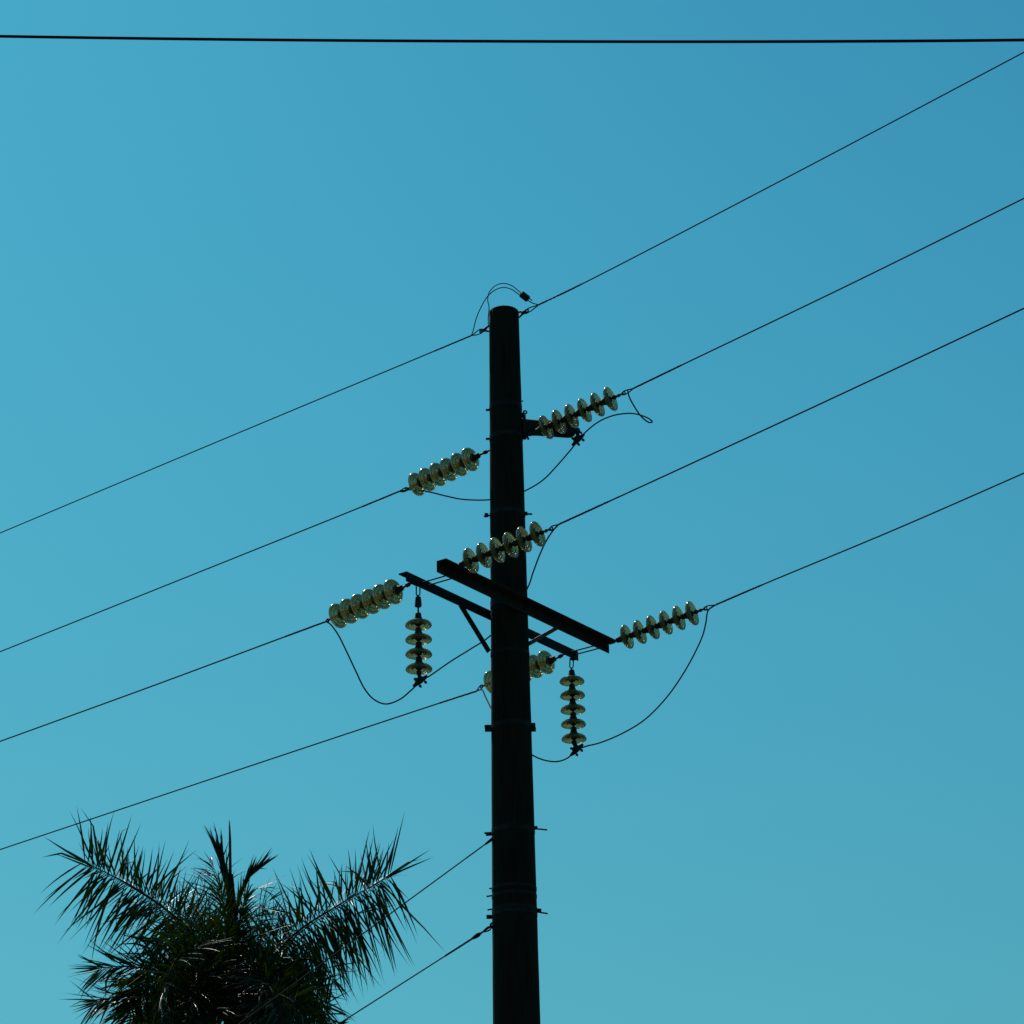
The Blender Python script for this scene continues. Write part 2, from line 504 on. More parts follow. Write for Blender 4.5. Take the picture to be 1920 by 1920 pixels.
G_STRAIN = 'strain insulator strings pulled out along the line'
def strain(label, x1, y1, Y1, xn, yn, sign, attach=None, ring=None):
    d1, dn = solve_end(x1, y1, Y1, xn, yn, SP * 5, sign)
    root, u = insulator_string(label, d1, dn, 6, group=G_STRAIN)
    # link between structure and first cap
    top = d1 - u * 0.088
    mb = MB()
    att = attach if attach is not None else d1 - u * 0.2
    mid = top - u * 0.03
    mb.tube([top, mid, att], [0.013, 0.011, 0.010], 8)
    dd = (att - mid)
    mb.box(mid + dd * 0.35, dd, dd.cross(UPV), dd.cross(dd.cross(UPV)), 0.05, 0.034, 0.030, 0.004)
    mb.torus(att - dd.normalized() * 0.006, dd.cross(UPV), 0.016, 0.007, 14, 8)
    part('clevis', mb, M_CAP, root)
    # wire end: ball link and ring
    e = dn + u * (SP - 0.09)
    rg = dn + u * (ring or 0.175)
    mb = MB()
    mb.lathe([(0, 0), (0.020, 0.002), (0.024, 0.018), (0.018, 0.034), (0.011, 0.040), (0.010, (rg - e).length - 0.014), (0, (rg - e).length - 0.010)], e, u, 12)
    mb.box(e + u * 0.065, u, u.cross(UPV), u.cross(u.cross(UPV)), 0.026, 0.014, 0.034, 0.003)
    mb.torus(rg, u.cross(UPV), 0.017, 0.0065, 16, 8)
    part('end_ring', mb, M_CAP, root)
    return root, u, d1, dn, rg

# depths of attachment points on the arms
Aleft = arm_pt(1, -1.33, -0.05, 0.01); Aright = arm_pt(1, 1.33, -0.05, 0.02)
Bleft = arm_pt(-1, -1.22, 0.0, 0.0); Bright = arm_pt(-1, 1.41, 0.02, 0.02)
S_L1 = strain('six-disc glass string pulling left straight off the pole shaft, above the crossarms', 885.8, 859.3, PY + 0.36, 786, 906, 1, attach=P(925, 841, PY + 0.14))
S_R1 = strain('highest glass string, right of the pole, crossing in front of the dark stub bracket', 1019.4, 803.5, PY - 0.25, 1140, 750.3, -1, attach=P(984, 818, PY - 0.10))
S_L2 = strain('six-disc glass string pulling left from the left end of the crossarms', 741.5, 1107.5, Aleft.y + 0.17, 638.7, 1152.7, 1, attach=P(776, 1091, Aleft.y))
S_R2 = strain('six-disc glass string passing in front of the pole shaft, just above the crossarms', 878, 1053.4, Bleft.y - 0.12, 1003, 1003.6, -1, attach=P(852, 1064, Bleft.y))
S_L3 = strain('glass string partly hidden behind the pole, just below the crossarms', 1028, 1240, Aright.y + 0.17, 927, 1278, 1, attach=P(1062, 1224, Aright.y))
S_R3 = strain('glass string pulling right from the right end of the crossarms', 1171, 1195.7, Bright.y - 0.08, 1293, 1151.7, -1, attach=P(1144, 1205, Bright.y))

# hanging strings
def clamp_part(c, d, root, s=1.0, name='jumper_clamp'):
    """suspension shoe holding the jumper, along direction d"""
    d = d.normalized(); sd_ = d.cross(UPV).normalized(); up = sd_.cross(d)
    mb = MB()
    mb.tube([c - d * 0.085 * s, c - d * 0.05 * s, c, c + d * 0.05 * s, c + d * 0.085 * s], [0.013 * s, 0.021 * s, 0.027 * s, 0.021 * s, 0.012 * s], 10)
    mb.box(c + up * 0.02 * s, d, sd_, up, 0.075 * s, 0.05 * s, 0.045 * s, 0.006)
    for k in (-0.032, 0.032):
        mb.tube([c + d * k * s - up * 0.056 * s, c + d * k * s + up * 0.052 * s], 0.0075 * s, 6)
        mb.lathe([(0, -0.008), (0.014 * s, -0.008), (0.014 * s, 0.008), (0, 0.008)], c + d * k * s - up * 0.038 * s, up, 6, False)
        mb.lathe([(0, -0.006), (0.013 * s, -0.006), (0.013 * s, 0.006), (0, 0.006)], c + d * k * s + sd_ * 0.02 * s + up * 0.045 * s, up, 6, False)
    return part(name, mb, M_CAP, root)

def hanging(label, pxs, Y, top_px, n, extra, clamp_px, clamp_dir, group):
    c = [P(x, y, Y) for x, y in pxs]
    d1, dn = c[0], c[-1]
    root, u = insulator_string(label, d1, dn, n, group=group)
    top = P(top_px[0], top_px[1], Y)
    mb = MB()
    up = Vector((0, 0, 1))
    # U shackle hanging on the arm
    shb = d1 - u * (0.088 + extra)
    L = (top - shb).length
    sx = Vector((1, 0, 0)) * 0.017
    path = [top - sx, shb - u * 0.045 - sx] + [shb - u * 0.045 + Vector((0.017 * math.cos(a), 0, -0.022 * math.sin(a))) for a in [math.pi * k / 8 for k in range(8, -1, -1)][1:]] + [top + sx]
    mb.tube(path, 0.0065, 8)
    mb.tube([shb - u * 0.03, d1 - u * 0.088], 0.009, 8)
    part('shackle', mb, M_CAP, root)
    if extra > 0.05:
        mb = MB()
        mb.lathe([(0, 0), (0.027, 0.002), (0.030, 0.03), (0.035, 0.075), (0.034, 0.098), (0, 0.10)], shb - u * 0.012, u, 6, False)
        part('link_body', mb, M_CAP, root)
    cl = P(clamp_px[0], clamp_px[1], Y)
    mb = MB()
    a = dn + u * 0.05
    mb.tube([a, a + u * 0.02, a + u * 0.045, a + (cl - a) * 0.8], [0.022, 0.026, 0.016, 0.012], 10)
    part('end_link', mb, M_CAP, root)
    clamp_part(cl, clamp_dir, root)
    return root, cl
HG = 'strings hanging straight down under the crossarms'
YL = arm_pt(1, -1.22).y - 0.01; YR = arm_pt(1, 1.40).y - 0.01
H_L, CL_L = hanging('four-disc glass string hanging under the left end of the crossarms', [(784.5, 1166.5), (785.5, 1249)], YL, (784, 1100), 4, 0.155, (788, 1277), Vector((0.75, 0.1, 0.62)), HG)
H_R, CL_R = hanging('five-disc glass string hanging under the right end of the crossarms', [(1072.3, 1272.5), (1076, 1380)], YR, (1072, 1234), 5, 0.0, (1081.5, 1406), Vector((0.75, -0.2, 0.62)), HG)
mb = MB(); mb.box(P(1075, 1229, YR), a_dir, n_dir, UPV, 0.04, 0.05, 0.10, 0.004); part('hanger_plate', mb, M_STEEL, pole)
mb = MB(); mb.box(P(777, 1090, YL), a_dir, n_dir, UPV, 0.11, 0.03, 0.075, 0.006); part('hanger_plate', mb, M_STEEL, pole)

# ------------------------------------------------------------------ wires
G_WIRE = 'conductors strained at the pole'
def twist_tube(mb, pts, r, pitch=0.10, strands=3):
    """helical strands along a path"""
    pts = [Vector(p) for p in pts]
    # resample
    seg = []
    for a, b in zip(pts, pts[1:]):
        k = max(1, int((b - a).length / 0.022))
        seg += [a + (b - a) * (i / k) for i in range(k)]
    seg.append(pts[-1])
    T = (pts[-1] - pts[0]).normalized()
    s1 = T.orthogonal().normalized(); s2 = T.cross(s1)
    for q_ in range(strands):
        path = []; acc = 0; prev = seg[0]
        for p in seg:
            acc += (p - prev).length; prev = p
            a = 2 * math.pi * (acc / pitch + q_ / strands)
            path.append(p + (s1 * math.cos(a) + s2 * math.sin(a)) * r * 0.52)
        mb.tube(path, r * 0.55, 5, False)

def dead_end_wire(label, ringpos, h, conv, grip_end, far, r, grip_r, ext, sagk=0.0, name='power_line', open_=0.018, group=G_WIRE):
    """ringpos 3D; conv, grip_end, far: photo points in the vertical plane of the span"""
    C = on_plane(*conv, ringpos, h); G = on_plane(*grip_end, ringpos, h)
    mids = [on_plane(*f, ringpos, h) for f in far]
    E = mids[-1]
    root = thing(name, label, 'power line', C, group)
    # the cable, going on past the frame
    d = (E - mids[-2]).normalized() if len(mids) > 1 else (E - G).normalized()
    pts = spline([C, G] + mids, 10)
    base = pts[-1]
    for k in range(1, 25):
        s_ = ext * k / 24
        pts.append(base + d * s_ + UPV * sagk * s_ * s_)
    mb = MB(); mb.tube(pts, r, 6)
    part('cable', mb, M_WIRE, root)
    mb = MB()
    line = [p for p in pts if (p - C).length <= (G - C).length + 1e-4]
    if len(line) < 2: line = [C, G]
    twist_tube(mb, line, grip_r)
    # loop of the grip round the ring
    dv = (C - ringpos); L = dv.length; dn_ = dv.normalized()
    side = dn_.cross(UPV).cross(dn_).normalized()
    back = ringpos - dn_ * 0.006
    lp = [C, C - dn_ * L * .35 + side * open_ * .45, C - dn_ * L * .62 + side * open_ * .95, ringpos + side * open_ * .95, back, ringpos - side * open_ * .95, C - dn_ * L * .6 - side * open_, C - dn_ * L * .3 - side * open_ * .55, C]
    mb.tube(spline(lp, 5), grip_r * 0.62, 6)
    part('preformed_grip', mb, M_WIRE, root)
    return root, C

# left span
W_L1, C_L1 = dead_end_wire('cable leaving left from the glass string on the pole shaft above the crossarms', S_L1[4], LH, (748, 921.5), (680, 949.5), [(400, 1062), (-30, 1234)], .0078, .0105, 70, .0006)
W_L2, C_L2 = dead_end_wire('cable leaving left from the leftmost glass string on the crossarms', S_L2[4], LH, (612, 1165), (535, 1193.5), [(300, 1281), (-30, 1401)], .0078, .0105, 70, .0006)
W_L3, C_L3 = dead_end_wire('lowest left-hand cable, from the string behind the pole across the palm leaf tips', S_L3[4], LH, (893, 1296), (825, 1318), [(420, 1452.5), (-30, 1603)], .0078, .0105, 70, .0006)
# right span
W_R1, C_R1 = dead_end_wire('cable rising right from the highest glass string beside the stub bracket', S_R1[4], RH, (1188, 728), (1277, 685), [(1600, 530), (1950, 357)], .0074, .0105, 24)
W_R2, C_R2 = dead_end_wire('cable rising right from the string that passes in front of the pole', S_R2[4], RH, (1048, 983), (1140, 941), [(1530, 761), (1950, 564)], .0074, .0105, 24)
W_R3, C_R3 = dead_end_wire('lowest right-hand cable, rising from the string at the right end of the crossarms', S_R3[4], RH, (1342, 1134), (1428, 1097), [(1680, 992), (1950, 874)], .0074, .0105, 24)
# shield wire at the pole top
def shackle(root, a, b):
    mb = MB()
    d = (b - a).normalized(); up = d.cross(UPV).cross(d).normalized()
    mb.torus(b, d.cross(UPV), 0.022, 0.0085, 16, 8)
    mb.tube([a + up * 0.028, a + d * 0.03 + up * 0.026, b - d * 0.040], [0.011, 0.012, 0.015], 8)
    mb.tube([a - up * 0.032, a + d * 0.02 - up * 0.026, b - d * 0.045], [0.008, 0.009, 0.012], 8)
    mb.box(b - d * 0.045, d, up, d.cross(up), 0.05, 0.034, 0.03, 0.005)
    part('shackle', mb, M_CAP, root)
rL = P(902.5, 620.5, PY + 0.22); rR = P(987.5, 583.5, PY - 0.12)
W_L0, C_L0 = dead_end_wire('thin top cable leaving left from the shackle at the pole top', rL, LH, (884, 629), (815, 658), [(420, 823), (-30, 1012)], .0072, .0095, 70, .0006, name='shield_wire', open_=0.022)
shackle(W_L0, P(917, 616, PY + 0.12), rL)
W_R0, C_R0 = dead_end_wire('top cable rising steeply right from the shackle at the pole top', rR, RH, (1010, 571.5), (1090, 533), [(1500, 320), (1950, 82)], .0070, .0103, 24, name='shield_wire', open_=0.020)
shackle(W_R0, P(973, 590, PY - 0.04), rR)

# near cable across the top of the frame
cb = thing('overhead_cable', 'thick near-level cable crossing the whole sky above the pole top', 'cable', P(960, 76, 20))
pts = [P(x, y, Yv) for x, y, Yv in ((-4200, 20, 22.2), (-2300, 28, 21.2), (-900, 50, 20.6), (0, 68, 20.2), (480, 74.5, 20.05), (960, 77.5, 19.9), (1440, 78, 19.75), (1920, 75, 19.6), (2800, 62, 19.3), (4200, 20, 18.9), (6100, -60, 18.2))]
mb = MB(); mb.tube(spline(pts, 12), 0.0115, 8); part('cable', mb, M_WIRE, cb)

# ------------------------------------------------------------------ jumpers
def fill_depth(lst):
    """lst of (x, y, Y or None) -> points, None depths interpolated by pixel arc length"""
    n = len(lst); s = [0]
    for a, b in zip(lst, lst[1:]): s.append(s[-1] + math.hypot(a[0] - b[0], a[1] - b[1]))
    kn = [i for i in range(n) if lst[i][2] is not None]
    out = []
    for i in range(n):
        if lst[i][2] is not None: Y = lst[i][2]
        else:
            a = max(k for k in kn if k < i); b = min(k for k in kn if k > i)
            t = (s[i] - s[a]) / (s[b] - s[a]); Y = lst[a][2] * (1 - t) + lst[b][2] * t
        out.append(P(lst[i][0], lst[i][1], Y))
    return out
G_J = 'slack jumper cables looping round the pole'
def jumper(label, lst, r=0.0076, group=G_J, name='jumper_cable'):
    pts = spline(fill_depth(lst), 8)
    root = thing(name, label, 'cable', pts[0], group)
    mb = MB(); mb.tube(pts, r, 7); part('cable', mb, M_WIRE, root)
    return root
J1 = jumper('upper jumper cable passing behind the pole, curling in a loop under the highest string',
    [(748, 921.5, C_L1.y), (765, 918.5, None), (800, 921.5, None), (832, 929, None), (862, 935.5, None), (890, 937.5, None), (918, 937, PY + .42), (952, 933, PY + .40), (985, 920, PY + .34), (1018, 900, None), (1048, 869, None), (1076, 836, None),
     (1084, 825, PY + .16), (1098, 810, None), (1122, 791, None), (1150, 779, None), (1180, 775, PY - .15), (1203, 779, None), (1219, 786.5, PY - .35), (1223, 791, None), (1217, 792, None), (1203, 781.5, None), (1188, 760, None), (1179, 742, None), (1177, 732.5, S_R1[4].y - 0.02)])
clamp_part(P(1084, 824.5, PY + .16), Vector((0.72, -.1, 0.66)), J1)
mb = MB(); mb.tube([P(1079, 803, PY + .15), P(1083, 812, PY + .16), P(1084, 820, PY + .16)], [0.018, 0.022, 0.016], 8); mb.torus(P(1083, 806, PY + .15), (0, 1, 0), 0.017, 0.009, 14, 8)
mb.tube([P(1087, 809, PY + .16), P(1091, 813, PY + .16)], 0.010, 6)
part('link', mb, M_CAP, J1)
J2 = jumper('left jumper cable dipping below the leftmost string and held by the four-disc hanging string',
    [(612, 1165, C_L2.y), (621, 1172, None), (634, 1190, None), (650, 1222, None), (667, 1258, None), (684, 1292, None), (702, 1312, None), (724, 1320, None), (750, 1311, None), (771, 1294, None), (788, 1278, CL_L.y), (806, 1267, None), (845, 1240, None), (882, 1217, None), (918, 1193, PY + .35),
     (952, 1160, PY + .38), (985, 1110, PY + .26), (1000, 1072, None), (1012, 1040, None), (1026, 1011, None), (1040, 991, None), (1048, 983, C_R2.y)])
J3 = jumper('right jumper cable with a long low sweep held by the five-disc hanging string',
    [(893, 1296, C_L3.y), (903, 1293, None), (910, 1306, None), (921, 1328, None), (945, 1368, PY + .9), (970, 1396, None), (995, 1414, PY + .8), (1018, 1424.5, None), (1043, 1428, None), (1063, 1422, None), (1081, 1406.5, CL_R.y), (1100, 1399, None), (1124, 1393, None), (1165, 1376, None), (1208, 1350, None), (1248, 1310, None), (1280, 1265, None), (1304, 1222, None), (1318, 1190, None), (1324, 1165, None), (1326, 1150, None), (1329, 1143, None), (1342, 1134, C_R3.y)])
# bonding leads over the pole top
K1 = jumper('longer bare lead arching over the pole top and carrying the small crimp connector',
    [(884, 629, C_L0.y), (888, 617, None), (892, 600, None), (900, 580, None), (914, 556, None), (928, 544, None), (943, 539, PY - .02), (958, 542, None), (970, 550, None), (982, 558, PY - .12), (991, 564, None), (999, 568.5, None), (1010, 571.5, C_R0.y)], 0.0052, 'bonding leads over the pole top', 'bonding_lead')
K2 = jumper('shorter bare lead rising from the pole top edge into the crimp connector',
    [(915.5, 612, PY - .02), (915.5, 595, PY - .04), (917, 577, PY - .05), (914.5, 562, PY - .05), (918, 547, None), (930, 535, None), (945, 531.5, PY - .08), (960, 536, None), (973, 546, None), (984, 554, PY - .13), (992, 559.5, None), (998, 563.5, PY - .14)], 0.0050, 'bonding leads over the pole top', 'bonding_lead')
ca, cbb = P(976.5, 550.5, PY - .125), P(991, 561.5, PY - .125)
cd = (cbb - ca).normalized(); cu = cd.cross(Vector((0, 1, 0))).normalized()
mb = MB(); mb.box((ca + cbb) / 2, cd, cu, cd.cross(cu), (cbb - ca).length, 0.066, 0.045, 0.010); part('crimp_connector', mb, M_CAP, K1)

# ------------------------------------------------------------------ guy wires
def guy(label, a, gpx, far, dY, r=0.0062, gr=0.0105, loop=True):
    A = P(a[0], a[1], PY - 0.05)
    Bp = P(far[0], far[1], PY - 0.05 + dY)
    d = (Bp - A)
    Gd = A - d * (A.z / d.z)                 # meets the ground
    root = thing('guy_wire', label, 'guy wire', Gd, 'guy wires at the lower left of the pole')
    # shallow sag
    pts = [A + (Gd - A) * (k / 40) - UPV * 0.10 * math.sin(math.pi * k / 40) for k in range(41)]
    mb = MB(); mb.tube(pts, r, 6); part('cable', mb, M_WIRE, root)
    gl = (P(gpx[0], gpx[1], A.y) - A).length * 1.05
    dn_ = (pts[1] - pts[0]).normalized()
    mb = MB()
    side = dn_.cross(Vector((0, 1, 0))).normalized()
    e = A + dn_ * 0.12
    if loop:
        mb.tube(spline([A, A + dn_ * 0.05 + side * 0.020, e], 5), 0.0075, 6); mb.tube(spline([A, A + dn_ * 0.05 - side * 0.012, e], 5), 0.0075, 6)
    twist_tube(mb, [e, e + dn_ * gl], gr)
    if loop: mb.tube([e + dn_ * 0.02, e + dn_ * 0.05, e + dn_ * 0.09, e + dn_ * 0.13], [gr, gr * 2.0, gr * 1.8, gr], 8)
    else: mb.tube([A - dn_ * 0.02, A + dn_ * 0.06, A + dn_ * 0.1], [0.016, 0.012, 0.006], 8)
    part('preformed_grip', mb, M_WIRE, root)
    mb = MB()
    if loop: mb.torus(A - dn_ * 0.01, Vector((0, 1, 0)), 0.024, 0.010, 14, 8)
    mb.tube([A - dn_ * 0.02, Vector((PX, PY - pole_r(A.z) * .9, A.z + 0.05)).lerp(A, 0.4)], 0.016, 8)
    part('eye', mb, M_STEEL, root)
    mb = MB(); mb.tube([Gd + Vector((0, 0, -0.2)), Gd - (Gd - A).normalized() * 0.9], 0.014, 8); part('anchor_rod', mb, M_STEEL, root)
guy('upper guy wire slanting down left from the pole, passing across the palm fronds', (922, 1574), (890, 1597), (690, 1738), -0.45, gr=0.0074, loop=False)
guy('lower guy wire slanting down left from the pole, dark twisted grip at its top', (923, 1736), (850, 1782), (640, 1910), -0.55)

# ------------------------------------------------------------------ palm
PD = 41.0
palm = thing('palm_tree', 'tall palm with dark feathery fronds against the sky, left of the pole', 'palm tree', (P(436, 1900, PD).x, PD, 0))
ps = FPX / PD / math.cos(PITCH) * math.cos(PITCH)
base = P(437, 1960, PD)
mb = MB()
pr = []
z = 0
while z < base.z:
    pr.append((0.20 + 0.05 * math.exp(-z / 0.8) + 0.03 * math.sin(z / base.z * math.pi) + (0.006 if int(z * 8) % 2 else 0), z)); z += 0.125
mb.lathe([(0, -0.2), (0.3, -0.2)] + pr, (palm.location.x, PD, 0), UPV, 24)
part('trunk', mb, M_TRUNK, palm)
mb = MB()
shaft_pts = [Vector((palm.location.x, PD, base.z - 0.3)), base, P(437, 1900, PD), P(436, 1800, PD), P(434, 1700, PD), P(432, 1640, PD)]
mb.tube(spline(shaft_pts, 6), [0.2 - 0.16 * (i / 30) ** 0.8 for i in range(31)], 14)
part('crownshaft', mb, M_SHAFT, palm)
mb = MB()
sp = [P(433, 1665, PD), P(432, 1640, PD), P(431.5, 1600, PD), P(431, 1565, PD), P(430, 1538, PD)]
mb.tube(spline(sp, 4), [0.022, .022, .022, .021, .021, .02, .02, .019, .019, .018, .018, .017, .015, .013, .011, .008, .004], 8)
part('spear_leaf', mb, M_LEAF, palm)

def leaflet(mb, p, d, nrm, L, W, droop, curl=0.0, seg=6):
    """one folded, tapering leaflet"""
    d = d.normalized()
    side = d.cross(nrm)
    if side.length < 1e-3: side = d.orthogonal()
    side.normalize()
    pts = []; vs = []; cur = Vector(p); dd = d.copy()
    kink = random.randint(2, seg - 1) if random.random() < 0.13 else -1
    for i in range(seg + 1):
        t = i / seg
        wdt = W * (min(1, t * 2.6 + 0.22)) * max(0.02, (1 - t ** 2.0)) * .5
        up = side.cross(dd).normalized()
        vs += [cur - side * wdt + up * wdt * .45, cur.copy(), cur + side * wdt + up * wdt * .45]
        if i == kink:
            dd = (dd + Vector((random.uniform(-.4, .4), random.uniform(-.4, .4), -random.uniform(.3, 1.0)))).normalized()
        dd = (dd + Vector((0, 0, -1)) * droop * (0.3 + t) / seg + side * curl / seg).normalized()
        cur = cur + dd * (L / seg)
        side = (side - dd * side.dot(dd)).normalized()
    fs = []
    for i in range(seg):
        a = i * 3
        fs += [[a, a + 1, a + 4, a + 3], [a + 1, a + 2, a + 5, a + 4]]
    mb.add(vs, fs, True)

def frond(ctrl, side, n=60, L=0.85, W=0.034, fwd=0.55, drop=(0.25, 0.8), start=0.16, spread=0.28, tipl=0.5, r0=0.028, both=(1, 1), grav=(0.0, 0.35), lenr=(1.0, 1.0)):
    """ctrl: (x, y, depth offset); side: direction of the first row of leaflets (the second is opposite)"""
    pts = spline([P(x, y, PD + dy) for x, y, dy in ctrl], 12)
    k = len(pts)
    rb = MB(); rb.tube(pts, [r0 * (1 - 0.85 * i / (k - 1)) for i in range(k)], 7)
    mb = MB()
    side = Vector(side).normalized()
    cum = [0]
    for a, b in zip(pts, pts[1:]): cum.append(cum[-1] + (b - a).length)
    def at(s):
        s = max(0, min(1, s)) * cum[-1]
        for i in range(k - 1):
            if cum[i + 1] >= s:
                t = (s - cum[i]) / (cum[i + 1] - cum[i] + 1e-9)
                return pts[i].lerp(pts[i + 1], t), (pts[i + 1] - pts[i]).normalized()
        return pts[-1], (pts[-1] - pts[-2]).normalized()
    for i in range(n):
        for j, sg in enumerate((1, -1)):
            if random.random() > both[j]: continue
            s = start + (1 - start) * (i + random.uniform(-.4, .4)) / (n - 1)
            p, T = at(s)
            S = (side - T * side.dot(T)).normalized()
            Nn = T.cross(S)
            env = min(1, 0.55 + (s - start) * 2.2) * (1 - (1 - tipl) * max(0, (s - 0.6) / 0.4) ** 1.5)
            f = fwd * (0.55 + 1.0 * s) + random.gauss(0, 0.16)
            tw = random.gauss(0, spread)
            d = S * sg * (1 - 0.35 * f) + T * f + Nn * tw + Vector((0, 0, -1)) * grav[j]
            ll = L * lenr[j] * env * random.uniform(0.72, 1.12)
            if random.random() < 0.05: ll *= 0.5
            leaflet(mb, p, d, Nn + S * random.uniform(-.8, .8), ll, W * random.uniform(.7, 1.15), drop[j] * random.uniform(.5, 1.4), random.gauss(0, .12))
    # terminal pair
    p, T = pts[-1], (pts[-1] - pts[-3]).normalized()
    for a in (-0.12, 0.1):
        leaflet(mb, p, T + side * a, T.cross(side), L * .65, W, drop[0] * .3)
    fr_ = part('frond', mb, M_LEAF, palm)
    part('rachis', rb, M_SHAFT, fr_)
    return fr_

Z = Vector((0, 0, 1))
# big left and right fronds, seen broadside (several ranks of leaflets each side)
frond([(432, 1880, 0), (400, 1805, -.1), (345, 1735, -.25), (256, 1668, -.4), (158, 1616, -.6)], (.10, .25, 1), 50, 1.0, .038, .30, (.03, .30), .10, .24, 1.0, r0=.030, both=(.9, 1), grav=(.02, .30), lenr=(.92, 1.12))
frond([(432, 1880, .1), (402, 1807, 0), (348, 1737, -.15), (266, 1676, -.3), (180, 1630, -.5)], (.45, .4, .8), 50, .98, .032, .10, (.15, .5), .10, .45, .9, r0=.014, both=(.8, 1), grav=(0, .30), lenr=(.9, 1.12))
frond([(432, 1870, .2), (396, 1790, .6), (350, 1722, 1.0), (300, 1690, 1.3), (262, 1690, 1.5)], (.5, .4, .8), 34, .85, .028, .25, (.3, .5), .10, .5, .7, r0=.014, both=(1, .8), grav=(0, .3))
frond([(446, 1890, 0), (492, 1822, -.1), (552, 1752, -.2), (640, 1694, -.3), (732, 1642, -.45)], (-.06, .25, 1), 54, .98, .036, .28, (.02, .20), .12, .24, 1.05, r0=.030, both=(.9, 1), grav=(.02, .8), lenr=(.92, 1.22))
frond([(446, 1890, .1), (494, 1824, 0), (555, 1755, -.1), (640, 1698, -.2), (715, 1652, -.35)], (-.1, .4, .9), 64, 1.0, .032, .08, (.12, .35), .12, .30, .9, r0=.014, both=(.55, 1), grav=(0, 1.1), lenr=(.85, 1.35))
frond([(446, 1890, .1), (492, 1828, .4), (545, 1772, .6), (610, 1735, .8), (665, 1715, .9)], (-.1, .4, .9), 60, .95, .030, .08, (.12, .35), .12, .30, .9, r0=.014, both=(.25, 1), grav=(0, 1.2), lenr=(.7, 1.3))
for cx, sdv in (([(432, 1875, .05), (400, 1803, -.05), (346, 1733, -.2), (258, 1667, -.35), (172, 1622, -.5)], (.3, .3, 1)),
                ([(446, 1885, .05), (493, 1820, -.05), (553, 1750, -.15), (640, 1694, -.25), (722, 1646, -.4)], (.05, .3, 1))):
    frond(cx, sdv, 64, .60, .028, .45, (.1, .4), .12, .55, .8, r0=.012, grav=(0, .35))
# young half-open fronds either side of the spear
frond([(434, 1780, 0), (431, 1730, 0), (428, 1680, .03), (421, 1640, .05), (411, 1600, .08)], (1, .2, .1), 34, .60, .032, 3.4, (.0, .0), .25, .12, .8, r0=.022, grav=(0, 0))
frond([(436, 1790, 0), (441, 1730, 0), (450, 1685, -.04), (463, 1652, -.08), (480, 1632, -.10)], (.4, .2, -1), 34, .46, .034, 2.6, (.0, .1), .3, .22, .8, r0=.022, grav=(0, 0))
# thin inner fronds behind, arching either side
frond([(432, 1820, .1), (424, 1750, .3), (418, 1690, .6), (410, 1650, .9), (400, 1625, 1.1)], (-1, .2, .35), 56, .72, .020, .75, (.6, .7), .1, .35, .6, r0=.018, both=(1, .2), grav=(0, .1))
frond([(440, 1830, .1), (446, 1760, .4), (456, 1700, .8), (474, 1670, 1.2), (500, 1664, 1.6)], (1, .3, .3), 30, .60, .020, .6, (.8, .7), .15, .4, .6, r0=.018, both=(1, .5), grav=(0, .3))
frond([(440, 1850, .1), (462, 1775, .3), (495, 1728, .6), (530, 1728, .9), (552, 1770, 1.1)], (.2, .4, 1), 50, .46, .022, .5, (.5, .8), .15, .4, .5, r0=.018, grav=(0, .4))
frond([(430, 1850, .1), (410, 1780, .4), (385, 1735, .8), (352, 1722, 1.3), (325, 1740, 1.7)], (-.1, .5, 1), 56, .60, .026, .5, (.3, .7), .15, .4, .5, r0=.018, grav=(0, .4))
frond([(432, 1850, .1), (418, 1790, -.4), (395, 1750, -.8), (365, 1745, -1.2), (338, 1775, -1.6)], (-.3, -.5, 1), 50, .60, .030, .5, (.3, .8), .15, .4, .5, r0=.018, grav=(.1, .5))
frond([(436, 1850, .1), (452, 1790, -.4), (476, 1756, -.8), (505, 1760, -1.2), (525, 1795, -1.6)], (.3, -.5, 1), 34, .50, .030, .5, (.3, .8), .15, .4, .5, r0=.018, grav=(.1, .5))
frond([(434, 1840, 0), (420, 1770, .5), (405, 1715, .9), (380, 1690, 1.3), (352, 1690, 1.7)], (-.2, .3, 1), 34, .70, .022, .45, (.5, .8), .12, .5, .6, r0=.014, grav=(0, .3))
frond([(432, 1850, 0), (405, 1790, -.3), (370, 1765, -.6), (325, 1762, -.9), (285, 1780, -1.1)], (-.1, .4, 1), 40, .74, .030, .45, (.2, .6), .12, .45, .7, r0=.018, grav=(0, .4))
frond([(438, 1850, 0), (450, 1790, .2), (462, 1740, .3), (480, 1705, .4), (502, 1690, .5)], (.6, .2, .6), 30, .55, .024, .55, (.5, .8), .12, .45, .6, r0=.014, grav=(0, .3))
frond([(434, 1850, 0), (430, 1790, -.3), (426, 1740, -.5), (421, 1700, -.7), (414, 1670, -.8)], (1, -.3, .2), 44, .50, .026, .9, (.4, .5), .12, .45, .6, r0=.014, grav=(0, .1))
frond([(438, 1850, 0), (442, 1790, -.3), (446, 1745, -.5), (452, 1710, -.7), (460, 1685, -.8)], (1, -.3, -.2), 44, .46, .026, .9, (.4, .5), .12, .45, .6, r0=.014, grav=(0, .1))
